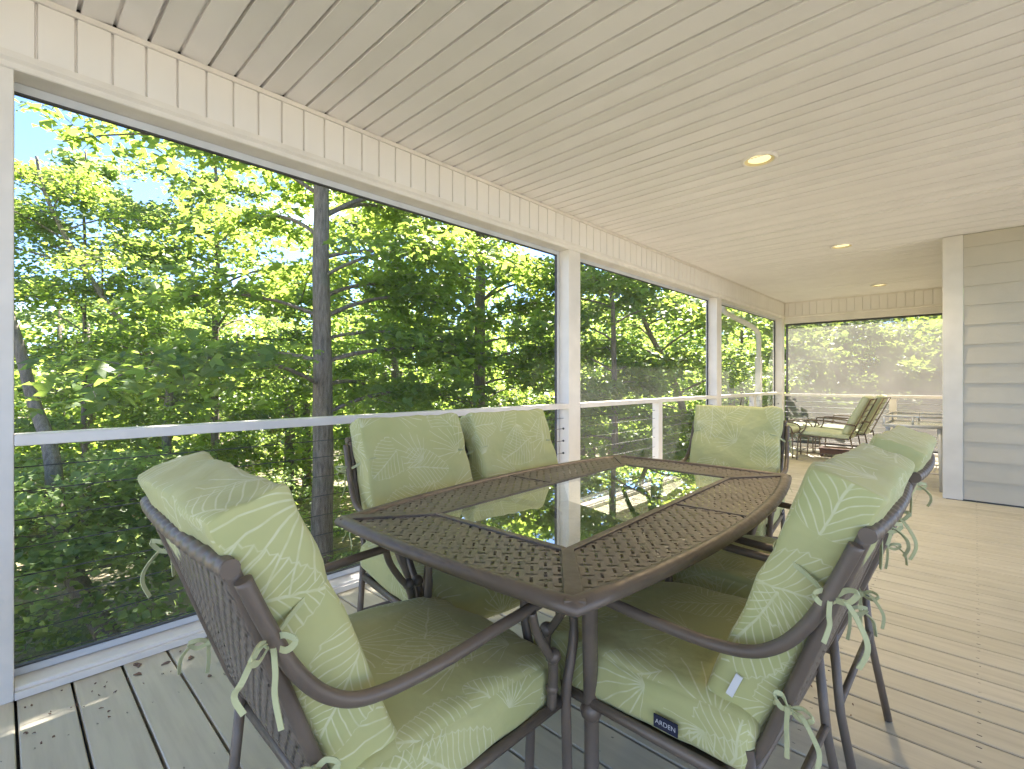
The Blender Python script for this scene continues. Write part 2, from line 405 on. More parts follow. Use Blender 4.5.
header('header_beam', 'short cream grooved header beam over the hazy far end screen', (0.002, YE, 0), (1, 0, 0), XC-.002, (0, -1, 0), .06, zt=2.215, zb=2.09)

# posts
def post(x0, x1, y0, y1, label, holes=True):
    o = empty('porch_post', ((x0+x1)/2, (y0+y1)/2, 0)); tag(o, label, 'post', 'cream porch posts')
    m = MB(); m.box(x0, x1, y0, y1, 0, HT-.0005); part(m, 'post_shaft', M['post'], o, .004)
    if holes:
        for k in range(7):
            z = .11 + .1*k; m = MB(); m.tube([(-.055, y0+.001, z), (-.055, y0-.006, z)], .009, 10)
            part(m, 'cable_ferrule', M['dark'], o)
    return o
post(-.145, 0, -.13, .034, 'cream porch post at the left edge of the picture beside the biggest screen', False)
post(-.145, 0, 3.185, 3.345, 'cream porch post between the biggest screen and the second screen, with cable ferrules')
post(-.145, 0, 6.315, 6.475, 'cream porch post between the second screen and the third screen with the downspout')
post(-.145, 0, 9.205, 9.365, 'cream corner post where the tree side meets the hazy far end screen')
post(-.145, 0, -3.2, -3.04, 'cream porch post at the back corner of the porch', False)
# small white sensor on the corner post
m = MB(); m.box(-.005, .045, 9.165, 9.2035, 1.16, 1.25); m.sphere((.02, 9.163, 1.20), .016)
tag(m.build('door_sensor', M['white'], None, .004), 'tiny white box fixed to the corner post at mid height', 'sensor')

# screens: frame + mesh sheet
def screen_bay(y0, y1, label, mat, zt=HT):
    y0 -= .016
    o = empty('screen_window', (-.11, (y0+y1)/2, 0)); tag(o, label, 'screen', 'insect screens between the porch posts')
    m = MB(); m.add([(-.11, y0+.008, .05), (-.11, y1-.03, .05), (-.11, y1-.03, zt-.03), (-.11, y0+.008, zt-.03)], [(0, 1, 2, 3)])
    part(m, 'screen_mesh', mat, o)
    m = MB()
    m.box(-.122, -.098, y0+.001, y0+.012, .042, zt-.001); m.box(-.122, -.098, y1-.034, y1-.001, .042, zt-.001)
    m.box(-.122, -.098, y0+.0125, y1-.0345, zt-.034, zt-.001); m.box(-.122, -.098, y0+.0125, y1-.0345, .042, .07)
    part(m, 'screen_frame', M['alu'], o, .002)
    m = MB()
    for a, b in ((y0+.0122, y0+.018), (y1-.041, y1-.0342)): m.box(-.116, -.0965, a, b, .07, zt-.034)
    m.box(-.116, -.0965, y0+.0182, y1-.0412, zt-.041, zt-.0345); m.box(-.116, -.0965, y0+.0182, y1-.0412, .0705, .077)
    part(m, 'rubber_spline', M['dark'], o)
    return o
BAYS = [(.034, 3.185, 'biggest insect screen, nearest the camera, with the tall trees behind it', M['screen']),
        (3.345, 6.315, 'second insect screen from the left, beyond the middle post', M['screen_heavier']),
        (6.475, 9.205, 'narrow looking insect screen with a white downspout outside it', M['screen_mid'])]
for a, b, l, m_ in BAYS: screen_bay(a, b, l, m_)
o = empty('screen_window', (1.1, YE+.11, 0)); tag(o, 'hazy sunlit insect screen closing the far end of the porch', 'screen', 'insect screens between the porch posts')
m = MB(); m.add([(.03, YE+.09, .05), (XC-.03, YE+.09, .05), (XC-.03, YE+.09, 2.06), (.03, YE+.09, 2.06)], [(0, 1, 2, 3)]); part(m, 'screen_mesh', M['screen_haze'], o)
m = MB(); m.box(.002, .03, YE+.08, YE+.10, .042, 2.089); m.box(XC-.03, XC-.001, YE+.08, YE+.10, .042, 2.089)
m.box(.0305, XC-.0305, YE+.08, YE+.10, 2.06, 2.089); m.box(.0305, XC-.0305, YE+.08, YE+.10, .042, .07); part(m, 'screen_frame', M['dark'], o)
# sills
def sill(name, label, x0, x1, y0, y1):
    o = empty(name, ((x0+x1)/2, (y0+y1)/2, 0)); tag(o, label, 'sill', 'white sill boards under the screens')
    m = MB(); m.box(x0, x1, y0, y1, .0015, .040); part(m, 'sill_board', M['white'], o, .003)
    return o
for (a, b, l, _), d in zip(BAYS, ('biggest screen', 'second screen from the left', 'screen with the downspout')):
    o = sill('sill', 'white sill board along the foot of the ' + d, -.14, -.012, a+.001, b-.001)
    m = MB(); m.box(-.0118, .004, a+.001, b-.001, .0015, .028); part(m, 'shoe_strip', M['trim'], o, .002)
sill('sill', 'white sill board along the foot of the hazy far end screen', .003, XC-.003, YE-.02, YE+.12)
# cable railings
def rail(y0, y1, label, mids):
    o = empty('cable_railing', (-.04, (y0+y1)/2, 0)); tag(o, label, 'railing', 'white cable railings in front of the screens')
    m = MB(); m.box(-.085, .010, y0+.0005, y1-.0005, .876, .915); part(m, 'top_rail', M['white'], o, .004)
    for k in range(8):
        z = .11 + .1*k - (.015 if k == 7 else 0); m = MB(); m.tube([(-.055, y0+.001, z), (-.055, (y0+y1)/2, z-.004), (-.055, y1-.001, z)], .0021, 6); part(m, 'cable', M['cable'], o)
    for yy_ in mids:
        m = MB(); m.box(-.083, -.012, yy_-.045, yy_+.045, .0405, .8755); part(m, 'support_post', M['white'], o, .003)
    return o
rail(.034, 3.185, 'white cable railing across the biggest screen behind two dining chairs', [])
rail(3.345, 6.315, 'white cable railing across the second screen, with one support post', [4.80])
rail(6.475, 9.205, 'white cable railing across the screen with the downspout', [7.85])
o = empty('cable_railing', (1.1, YE, 0)); tag(o, 'white railing across the hazy far end screen behind the loungers', 'railing', 'white cable railings in front of the screens')
m = MB(); m.box(.002, XC-.002, YE-.01, YE+.075, .84, .885); part(m, 'top_rail', M['white'], o, .004)
for k in range(8):
    z = .11 + .092*k; m = MB(); m.tube([(.002, YE+.03, z), (XC-.002, YE+.03, z)], .005, 6); part(m, 'cable', M['greymetal'], o)
m = MB(); m.box(1.44, 1.53, YE, YE+.065, .0405, .8395); part(m, 'support_post', M['white'], o, .003)
# downspout outside the third bay
o = empty('downspout', (-.30, 8.5, 0)); tag(o, 'white downspout with an elbow outside the third screen', 'downspout')
m = MB(); m.tube(cr([(-.49, 7.85, 2.44), (-.49, 7.85, 2.30), (-.47, 7.95, 2.18), (-.36, 8.60, 2.05), (-.30, 8.86, 1.95), (-.285, 8.92, 1.80), (-.285, 8.92, 1.5)], 5), .042, 12); part(m, 'elbow', M['white'], o)
m = MB(); m.box(-.33, -.24, 8.87, 8.97, -2.9, 1.502); part(m, 'pipe', M['white'], o, .01)

# house wall: lap siding with corner board
def lap(m, a, b, nrm, zt, expo=.178):
    """siding courses from point a to b on a wall facing nrm"""
    A, B, Nn = Vector(a), Vector(b), Vector(nrm); z = .012; k = 0
    while z < zt - .01:
        z2 = min(z+expo, zt); t0, t1 = .016, .003
        q = [(t0, z), (t1, z2), (-.01, z2), (-.01, z)]
        vs = [A + Nn*d + Vector((0, 0, h)) for d, h in q] + [B + Nn*d + Vector((0, 0, h)) for d, h in q]
        m.add(vs, [(0, 4, 5, 1), (3, 7, 4, 0), (1, 5, 6, 2), (0, 1, 2, 3), (7, 6, 5, 4)]); z = z2
hw = empty('house_wall', (XC, YS, 0)); tag(hw, 'beige lap sided house wall with a pale corner board on the right', 'house wall')
m = MB(); lap(m, (XC+.122, YS, 0), (XH, YS, 0), (0, -1, 0), CZ-.003); part(m, 'siding', M['siding'], hw)
m = MB(); lap(m, (XC, YE, 0), (XC, YS+.122, 0), (-1, 0, 0), CZ-.003); part(m, 'siding', M['siding'], hw)
m = MB(); m.box(XC-.022, XC+.120, YS-.022, YS+.12, .002, CZ-.0025); part(m, 'corner_board', M['corner'], hw, .003)
# recessed lamps
for i, (ly, lab) in enumerate(((3.18, 'nearest lit recessed ceiling lamp, largest of the three in view'), (5.78, 'second lit recessed ceiling lamp, in the middle of the row'), (8.5, 'farthest lit recessed ceiling lamp, near the far end screen'))):
    lx = 1.44 - .012*i
    o = empty('ceiling_lamp', (lx, ly, CZ)); tag(o, lab, 'ceiling lamp', 'recessed lamps along the ceiling')
    def ringv(r, z, n=32): return [(r*math.cos(2*PI*k/n), r*math.sin(2*PI*k/n), z) for k in range(n)]
    def lathe(m, prof, n=32):
        vs = []
        for r, z in prof: vs += ringv(r, z, n)
        m.add(vs, [(a*n+k, a*n+(k+1) % n, (a+1)*n+(k+1) % n, (a+1)*n+k) for a in range(len(prof)-1) for k in range(n)], smooth=True)
    m = MB(); lathe(m, [(.102, -.001), (.100, -.009), (.092, -.013), (.084, -.013), (.082, -.010)]); m.build('trim_ring', M['white'], o)
    m = MB(); lathe(m, [(.082, -.010), (.072, -.005), (.063, -.0025)]); m.build('baffle', M['baffle'], o)
    m = MB(); m.add(ringv(.063, -.0024), [tuple(reversed(range(32)))]); m.build('bulb', M['glow'], o)
    ld = bpy.data.lights.new('lamp_light', 'SPOT'); ld.energy = 14; ld.color = (1, .80, .48); ld.spot_size = R(140); ld.spot_blend = .8; ld.shadow_soft_size = .06
    lo = bpy.data.objects.new('lamp_light', ld); COL.objects.link(lo); lo.parent = o; lo.location = (0, 0, -.03)
# ------------------------------------------------------------------ dining furniture
def cushion_mesh(m, w, l, t, fn, r=.03, nx=22, ny=24, nz=8, crown=.014, taper=0., pinch=(), seed=0., wr=.004):
    """boxed cushion with welt seam round the boxing; fn maps local (x, y, z) to the parent's space"""
    def shape(a, b, c):
        p = Vector((a*w/2, b*l/2, c*t/2)); q = Vector((max(-w/2+r, min(w/2-r, p.x)), max(-l/2+r, min(l/2-r, p.y)), max(-t/2+r*.8, min(t/2-r*.8, p.z))))
        d = p - q
        if d.length > 1e-6:
            d.normalize(); p = q + Vector((d.x*r, d.y*r, d.z*r*.8))
        cu = (1-a*a)*(1-b*b)
        p.z += crown * (1 if c > 0 else -1) * abs(c) * ((1-a**4)*(1-b**4))**.8 if crown else 0.
        side = max(abs(a), abs(b))
        if side > .8: # boxing bulges, with the seam drawn in along its middle
            g = math.exp(-(c/.16)**2)
            k = (1 - c*c)*.006 - g*.0095
            if abs(a) > .8: p.x += math.copysign(k, a)
            if abs(b) > .8: p.y += math.copysign(k, b)
        n = mnoise.noise(Vector((p.x*7+seed, p.y*7, p.z*9))) ; n2 = mnoise.noise(Vector((p.x*19+seed, p.y*17+3, p.z*21)))
        p += Vector((n*wr, n2*wr*.7, (n+n2*.6)*wr))
        for (py, amt, wid) in pinch:
            e = math.exp(-((p.y-py)/wid)**2) * max(0, abs(a)-.45)/.55
            p.x -= math.copysign(amt*e, a); p.z -= .3*amt*e*(1 if c > 0 else -1)
        p.x *= 1 - taper * max(0., (p.y/l+.1))
        return p
    def lin(n): return [math.sin((2*i/n-1)*PI/2)*.85+(2*i/n-1)*.15 for i in range(n+1)]
    X, Y, Z = lin(nx), lin(ny), lin(nz)
    def face(U, V, f, uvf, flip):
        vs = [fn(*shape(*f(u, v))) for v in V for u in U]; nu = len(U); fs = []; uv = []
        for j in range(len(V)-1):
            for i in range(nu-1):
                q = [j*nu+i, j*nu+i+1, (j+1)*nu+i+1, (j+1)*nu+i]
                uq = [uvf(U[i], V[j]), uvf(U[i+1], V[j]), uvf(U[i+1], V[j+1]), uvf(U[i], V[j+1])]
                if flip: q.reverse(); uq.reverse()
                fs.append(q); uv.append(uq)
        m.add(vs, fs, smooth=True, uv=uv)
    for s in (1, -1):
        face(X, Y, lambda u, v: (u, v, s), lambda u, v: (u*w/2+(0 if s > 0 else 3), v*l/2), s < 0)
        face(Y, Z, lambda u, v: (s, u, v), lambda u, v: (w/2+.3+v*t/2+s, u*l/2), s < 0)
        face(X, Z, lambda u, v: (u, s, v), lambda u, v: (u*w/2, l/2+.3+v*t/2+s), s > 0)
def weld(o, d=.0006):
    bm = bmesh.new(); bm.from_mesh(o.data); bmesh.ops.remove_doubles(bm, verts=bm.verts, dist=d); bm.to_mesh(o.data); bm.free(); return o
BY, BZ = -.196, .4625                                   # foot of the back cushion
LEAN = R(20); CL = math.cos(LEAN); SL = math.sin(LEAN)
def back_fn(x, y, z):
    """local: y up along the lean, z forward from the back plane; a slight backward curve"""
    h = y + .25; b = -.016 * (h/.5)**2
    return (x, BY - SL*h + CL*(z+.050+b), BZ + CL*h + SL*(z+.050+b))
def tie_mesh(m, c, side, seed, drop):
    """bow tied round the back post: knot, two loops, two tails"""
    r = random.Random(seed); C0 = Vector(c)
    m.sphere(c, .008, 8, 6, (1.1, 1, .9))
    for s in (-1, 1):
        a = Vector((side*r.uniform(.0, .02), s*.018-.006, r.uniform(.0, .02)))
        lp = [C0, C0+a*.8+Vector((0, 0, .009)), C0+a*1.5+Vector((side*.008, 0, .003)), C0+a*.9+Vector((side*.005, 0, -.009)), C0]
        m.ribbon(cr(lp, 5), .008, (.3*side, .2, 1), .0015)
        L_ = drop*r.uniform(.55, .95); o1 = side*r.uniform(.008, .022); o2 = s*.016-.016
        tl = [C0, C0+Vector((o1*.6, o2*.6, .005)), C0+Vector((o1*1.3, o2*1.3, -.3*L_)), C0+Vector((o1*1.1+r.uniform(-.006, .006), o2*1.5, -.62*L_)), C0+Vector((o1*1.5+r.uniform(-.01, .01), o2*1.3+r.uniform(-.008, .008), -L_))]
        m.ribbon(cr(tl, 6), .007, (.4*side+r.uniform(-.5, .5), .9, .1), .002)
def make_chair():
    t = empty('dining_chair')
    # seat cushion
    m = MB()
    def seat_fn(x, y, z): return (x, y + .055, z + .462 - .03*((y+.0)/.5) + .012*(y/.25)**2*(-1 if y > 0 else 0))
    cushion_mesh(m, .50, .515, .105, seat_fn, r=.026, crown=.018, taper=.16, seed=4., wr=.007)
    sc_ = weld(m.build('seat_cushion', M['fabric'], t))
    m = MB(); m.box(-.2640, -.2615, -.080, -.032, .440, .464); nl = m.build('label_tag', M['navy'], sc_)
    tc = bpy.data.curves.new('lettering', 'FONT'); tc.body = 'ARDEN'; tc.size = .0125; tc.align_x = 'CENTER'; tc.align_y = 'CENTER'
    to = bpy.data.objects.new('lettering_src', tc); COL.objects.link(to)
    bpy.context.view_layer.update(); me = bpy.data.meshes.new_from_object(to); bpy.data.objects.remove(to)
    me.transform(Matrix.Translation((-.26425, -.056, .452)) @ Euler((R(90), 0, R(-90))).to_matrix().to_4x4()); me.materials.clear(); me.materials.append(M['lettering'])
    lt = bpy.data.objects.new('lettering', me); COL.objects.link(lt); lt.parent = sc_
    # back cushion
    m = MB(); cushion_mesh(m, .445, .495, .102, back_fn, r=.009, crown=.010, pinch=((.085, .007, .03),), seed=9., wr=.0085)
    bc = weld(m.build('back_cushion', M['fabric'], t))
    m = MB(); x = -.2345; pq = [back_fn(x, -.185, .004), back_fn(x, -.185, .016), back_fn(x, -.14, .014), back_fn(x, -.14, .002)]
    m.add(pq + [(p[0]-.002, p[1], p[2]) for p in pq], [(0,1,2,3), (7,6,5,4), (0,4,5,1), (1,5,6,2), (2,6,7,3), (3,7,4,0)]); m.build('care_label', M['tagwhite'], bc)
    for k, sd in enumerate((-1, 1)):
        m = MB(); a = back_fn(sd*.214, .085, .042); b = back_fn(sd*.222, .085, .0); kn = (sd*.246, -.318, .765)
        m.ribbon(cr([back_fn(sd*.18, .09, .052), a, b, kn], 5), .009, (0, .3, 1)); tie_mesh(m, kn, sd, 21+k, .105)
        m.build('tie', M['tie'], bc)
        m = MB(); kn = (sd*.240, -.258, .565); m.ribbon([back_fn(sd*.21, -.16, -.04), kn], .008, (0, .3, 1)); tie_mesh(m, kn, sd, 31+k, .085); m.build('tie', M['tie'], bc)
    # top rail: ridged roll
    m = MB(); n = 86; xs = [-.240 + .480*i/n for i in range(n+1)]
    m.tube([(x, -.362 - .010*(1-(x/.24)**2), .870) for x in xs], [.0122 + .0012*math.sin(i*1.15) if 2 < i < n-2 else .0122 for i in range(n+1)], 14)
    m.build('top_rail', M['bronze'], t)
    # posts + panel
    prof = cr([(-.365, .885), (-.315, .74), (-.262, .60), (-.222, .49), (-.185, .42), (-.13, .385)], 5)
    prof = [(p[0], p[1]) for p in [(-.358, .866), (-.334, .80), (-.312, .74), (-.287, .67), (-.262, .60), (-.24, .54), (-.217, .48), (-.185, .425), (-.13, .385)]]
    pc = cr([(0, a, b) for a, b in prof], 4)
    for sd in (-1, 1):
        m = MB(); m.tube([(sd*.226, p.y, p.z) for p in pc], .0102, 10); m.build('back_post', M['bronze'], t)
    m = MB(); rows = pc[:-5]; cols = [-.215 + .43*i/8 for i in range(9)]; vs = []; fs = []; uv = []
    for p in rows:
        for x in cols: vs.append((x, p.y - .006*(1-(x/.215)**2), p.z))
    nc = len(cols)
    for j in range(len(rows)-1):
        for i in range(nc-1):
            q = [j*nc+i, j*nc+i+1, (j+1)*nc+i+1, (j+1)*nc+i]; fs.append(q); uv.append([(vs[k][0], vs[k][2]) for k in q])
    m.add(vs, fs, smooth=True, uv=uv); bp = m.build('back_panel', M['weave_back'], t)
    so = bp.modifiers.new('thickness', 'SOLIDIFY'); so.thickness = .005
    # arms with the front loop
    for sd in (-1, 1):
        m = MB()
        arm = [(sd*.246, -.350, .855), (sd*.248, -.325, .795), (sd*.251, -.290, .722), (sd*.255, -.243, .667), (sd*.258, -.18, .640), (sd*.26, -.06, .636), (sd*.258, .10, .645), (sd*.254, .23, .648), (sd*.252, .285, .634)]
        m.tube(cr(arm, 6), .0108, 12)
        m.build('armrest', M['bronze'], t)
        m = MB(); m.tube(cr([(sd*.264, .165, .645), (sd*.263, .180, .60), (sd*.262, .212, .55), (sd*.258, .238, .515), (sd*.252, .246, .47), (sd*.247, .246, .41)], 5), [.0095]*15+[.0110]*11, 10)
        m.sphere((sd*.260, .237, .528), .0165); m.sphere((sd*.249, .247, .452), .0140)
        m.build('arm_support', M['bronze'], t)
        m = MB(); m.tube(cr([(sd*.26, .282, .637), (sd*.261, .302, .605), (sd*.262, .306, .55), (sd*.26, .296, .49), (sd*.257, .286, .43), (sd*.257, .288, .30), (sd*.262, .298, .0)], 5), [.0095]*10+[.0112]*21, 10); m.build('leg', M['bronze'], t)
        m = MB(); m.tube([(sd*.240, -.195, .47), (sd*.246, -.215, .25), (sd*.252, -.262, .0)], .0110, 10); m.build('leg', M['bronze'], t)
    m = MB()
    m.tube([(-.24, -.19, .40), (-.245, .28, .405), (.245, .28, .405), (.24, -.19, .40)], .0125, 8, closed=True)
    m.build('seat_frame', M['bronze'], t)
    m = MB(); m.box(-.228, .228, -.18, .27, .3965, .4005); m.build('seat_panel', M['bronze'], t)
    m = MB(); m.tube([(-.246, -.213, .27), (.246, -.213, .27)], .009, 8); m.build('stretcher', M['bronze'], t)
    return t
CH = make_chair()
CHAIRS = [((1.495, .555), 0, 'dining chair nearest the camera at left, seen from behind with a tied bow'),
          ((1.03, 1.11), -97, 'dining chair on the screen side of the table, closer to the camera'),
          ((1.09, 1.62), -96, 'dining chair on the screen side of the table, closer to the middle post'),
          ((1.448, 2.58), 187, 'dining chair at the far head of the table, pale back cushion facing us'),
          ((1.915, 1.125), 89.5, 'dining chair at lower right with navy and white labels on its cushions'),
          ((1.925, 1.73), 90, 'dining chair mostly hidden behind the chair with the navy label')]
for i, ((x, y), a, lab) in enumerate(CHAIRS):
    o = CH if i == 0 else copy_tree(CH)
    o.location = (x, y, .0012); o.rotation_euler.z = R(a); tag(o, lab, 'dining chair', 'dining chairs around the glass table')

# table
TB = empty('dining_table', (1.473, 1.43, .0012), R(2)); tag(TB, 'brown cast metal dining table with a woven pattern rim and a glass centre', 'dining table')
def outline(ins, n=14, hx=.405, hy=.775, bow=.078, bow2=.02):
    a, b = hx-ins, hy-ins; pts = []
    for i in range(n): t = -1 + 2*i/n; pts.append((a + bow*(1-t*t), t*b))
    for i in range(n): t = 1 - 2*i/n; pts.append((t*a, b + bow2*(1-t*t)))
    for i in range(n): t = 1 - 2*i/n; pts.append((-a - bow*(1-t*t), t*b))
    for i in range(n): t = -1 + 2*i/n; pts.append((t*a, -b - bow2*(1-t*t)))
    return pts
m = MB(); rp = [(.034, .7165), (.026, .7215), (.015, .7215), (.005, .716), (.0, .706), (.003, .698), (.014, .690), (.030, .688), (.036, .695)]
rings = [[(x, y, z) for x, y in outline(i_)] for i_, z in rp]; n = len(rings[0]); vs = [p for r_ in rings for p in r_]
k_ = len(rings); m.add(vs, [(a*n+j, ((a+1) % k_)*n+j, ((a+1) % k_)*n+(j+1) % n, a*n+(j+1) % n) for a in range(k_) for j in range(n)], smooth=True)
m.build('rim', M['bronze'], TB)
GX, GY = .232, .555
m = MB(); HXi, HYi = .405-.030, .775-.030
def strip(poly):
    c = list(poly); k = len(c); m.add([(x, y, .714) for x, y in c], [tuple(range(k))], uv=[[(x, y) for x, y in c]])
    m.add([(x, y, .708) for x, y in reversed(c)], [tuple(range(k))], uv=[[(x, y) for x, y in reversed(c)]])
oi = outline(.030); q = len(oi)//4
strip(oi[0:q+1] + [(GX, GY), (GX, -GY)]); strip(oi[q:2*q+1] + [(-GX, GY), (GX, GY)])
strip(oi[2*q:3*q+1] + [(-GX, -GY), (-GX, GY)]); strip(oi[3*q:] + [oi[0]] + [(GX, -GY), (-GX, -GY)])
m.build('woven_panel', M['weave_table'], TB)
for sx in (-1, 1):
    for sy in (-1, 1):
        m = MB(); a = Vector((sx*.392, sy*.762, 0)); b = Vector((sx*(GX-.004), sy*(GY-.004), 0)); d = (b-a).normalized(); nn = Vector((-d.y, d.x, 0))*.019
        pl = [a+nn, b+nn*.75, b-nn*.75, a-nn]
        if (pl[1]-pl[0]).cross(pl[2]-pl[1]).z < 0: pl.reverse()
        m.prism([(p.x, p.y) for p in pl], .7045, .7200); m.build('mitre_bar', M['bronze'], TB, .002)
m = MB()
for x0, x1, y0, y1 in ((GX-.012, GX+.008, -GY, GY), (-GX-.008, -GX+.012, -GY, GY)): m.box(x0, x1, y0, y1, .7035, .7188)
for y0, y1 in ((GY-.012, GY+.008), (-GY-.008, -GY+.012)): m.box(-GX+.0125, GX-.0125, y0, y1, .7035, .7188)
m.box(GX+.0085, .452, .012, .022, .705, .7172)
m.box(-.452, -GX-.0085, .012, .022, .705, .7172)
m.build('glass_frame', M['bronze'], TB, .002)
m = MB(); m.add([(-GX+.004, -GY+.004, .7155), (GX-.004, -GY+.004, .7155), (GX-.004, GY-.004, .7155), (-GX+.004, GY-.004, .7155)], [(0, 1, 2, 3)]); m.build('glass_pane', M['glass'], TB)
m = MB()
m.tube([(-.33, -.62, .690), (.33, -.62, .690), (.33, .62, .690), (-.33, .62, .690)], .011, 8, closed=True)
m.build('under_frame', M['bronze'], TB)
for sx in (-1, 1):
    for sy in (-1, 1):
        m = MB(); P_ = cr([(sx*.335, sy*.625, .69), (sx*.325, sy*.61, .60), (sx*.295, sy*.56, .45), (sx*.285, sy*.54, .30), (sx*.305, sy*.575, .12), (sx*.325, sy*.61, .0)], 6)
        m.tube(P_, .018, 12, flat=.85); m.sphere((sx*.29, sy*.55, .38), .024); m.build('leg', M['bronze'], TB)

# lounge chairs facing the tree side at the far end
def make_lounge():
    t = empty('lounge_chair')   # local +y is the front
    m = MB(); cushion_mesh(m, .56, .60, .075, lambda x, y, z: (x, y+.02, z+.395+.07*y), r=.024, nx=12, ny=12, nz=5, crown=.008); weld(m.build('seat_cushion', M['lounge_fabric'], t))
    sl, cl = math.sin(R(26)), math.cos(R(26))
    bf = lambda x, y, z: (x, -.27 - sl*(y+.29) + cl*(z+.05), .40 + cl*(y+.29) + sl*(z+.05))
    m = MB(); cushion_mesh(m, .54, .58, .085, bf, r=.024, nx=12, ny=12, nz=5, crown=.01); weld(m.build('back_cushion', M['lounge_fabric'], t))
    for sd in (-1, 1):
        m = MB(); m.tube(cr([(sd*.31, .36, .0), (sd*.31, .345, .25), (sd*.31, .33, .36), (sd*.31, .25, .47), (sd*.31, .235, .58)], 5), .009, 8); m.build('leg', M['bronze'], t)
        m = MB(); m.tube([(sd*.31, -.30, .38), (sd*.31, -.37, .0)], .009, 8); m.build('leg', M['bronze'], t)
        m = MB(); m.tube(cr([(sd*.31, .235, .585), (sd*.31, .18, .60), (sd*.31, -.10, .585), (sd*.305, -.36, .545)], 5), .011, 8, flat=1.4); m.build('armrest', M['bronze'], t)
    m = MB()
    for sd in (-1, 1): m.tube([(sd*.285, .33, .355), (sd*.285, -.28, .345), bf(sd*.285, .29, -.06)], .009, 8)
    m.tube([bf(-.285, .285, -.06), bf(.285, .285, -.06)], .009, 8)
    for k in range(5): m.tube([bf(-.285, -.2+.1*k, -.065), bf(.285, -.2+.1*k, -.065)], .004, 6)
    m.build('back_frame', M['bronze'], t)
    m = MB(); m.tube([(-.31, .345, .12), (-.31, -.345, .12), (.31, -.345, .12), (.31, .345, .12)], .007, 6, closed=True); m.build('stretcher', M['bronze'], t)
    return t
L = make_lounge(); L2 = copy_tree(L)
L.scale = (.94, .94, .94); L2.scale = (.94, .94, .94)
L.location = (.92, 7.98, .0012); L.rotation_euler.z = R(90); tag(L, 'front lounge chair of the pair by the far end screen, sage cushions, seen side on', 'lounge chair', 'lounge chairs at the far end')
L2.location = (.98, 8.78, .0012); L2.rotation_euler.z = R(88); tag(L2, 'rear lounge chair of the pair, closest to the far end railing', 'lounge chair', 'lounge chairs at the far end')
def make_ottoman():
    t = empty('ottoman')
    m = MB(); cushion_mesh(m, .44, .42, .07, lambda x, y, z: (x, y, z+.385), r=.028, nx=10, ny=10, nz=5, crown=.012); weld(m.build('cushion', M['lounge_fabric'], t))
    m = MB(); m.tube([(-.22, -.21, .345), (.22, -.21, .345), (.22, .21, .345), (-.22, .21, .345)], .009, 8, closed=True); m.build('frame', M['bronze'], t)
    for sy in (-1, 1):
        m = MB(); m.tube(cr([(-.23, sy*.225, .36), (-.20, sy*.225, .44), (-.1, sy*.225, .47), (.1, sy*.225, .47), (.20, sy*.225, .44), (.23, sy*.225, .36)], 4), .009, 8); m.build('handle', M['bronze'], t)
        for sx in (-1, 1):
            m = MB(); m.tube([(sx*.225, sy*.22, .37), (sx*.235, sy*.225, .0)], .009, 8); m.build('leg', M['bronze'], t)
    return t
O1 = make_ottoman(); O2 = copy_tree(O1)
O1.location = (.27, 8.02, .0012); tag(O1, 'nearer cushioned ottoman beside the far end loungers, partly behind the dining chair', 'ottoman', 'ottomans before the loungers')
O2.location = (.36, 8.80, .0012); tag(O2, 'farther cushioned ottoman, in front of the rear lounge chair', 'ottoman', 'ottomans before the loungers')
# low brown platform between the loungers
o = empty('foot_stool', (1.06, 8.42, .0012)); tag(o, 'low reddish brown wooden stool on the floor beneath the lounge chairs', 'stool')
m = MB()
for k in range(4): m.box(-.33, .33, -.15+.075*k, -.15+.075*k+.068, .10, .125)
m.build('top', M['wood'], o, .003)
m = MB(); m.box(-.32, .32, -.145, -.125, .04, .0995); m.box(-.32, .32, .12, .14, .04, .0995); m.build('apron', M['wood'], o, .002)
for sx in (-1, 1):
    for sy in (-1, 1):
        m = MB(); m.box(sx*.30-.02, sx*.30+.02, sy*.10-.019, sy*.10+.019, 0, .0995); m.build('leg', M['wood'], o, .002)
# pale grey tube framed serving table against the house
o = empty('serving_table', (1.93, 6.78, .0012)); tag(o, 'pale grey tube framed serving table by the corner of the house wall', 'table')
m = MB(); m.box(-.23, .23, -.36, .36, .618, .640); m.build('table_top', M['glassy'], o, .004)
m = MB(); m.tube([(-.235, -.365, .640), (.235, -.365, .640), (.235, .365, .640), (-.235, .365, .640)], .016, 8, closed=True); m.build('top_frame', M['greymetal'], o)
m = MB(); m.tube([(-.235, -.365, .735), (.235, -.365, .735), (.235, .365, .735), (-.235, .365, .735)], .012, 8, closed=True)
for x in (-.235, -.0, .235):
    for y in (-.365, .365): m.tube([(x, y, .65), (x, y, .73)], .009, 8)
m.build('guard_rail', M['greymetal'], o)
for sx in (-1, 1):
    for sy in (-1, 1):
        m = MB(); m.tube([(sx*.205, sy*.33, .63), (sx*.225, sy*.35, .0)], .021, 10); m.build('leg', M['greymetal'], o)
m = MB(); m.tube([(-.218, -.343, .17), (.218, -.343, .17), (.218, .343, .17), (-.218, .343, .17)], .008, 8, closed=True)
for k in range(9): m.tube([(-.21+.0525*k, -.343, .17), (-.21+.0525*k, .343, .17)], .004, 6)
m.build('wire_shelf', M['white'], o)
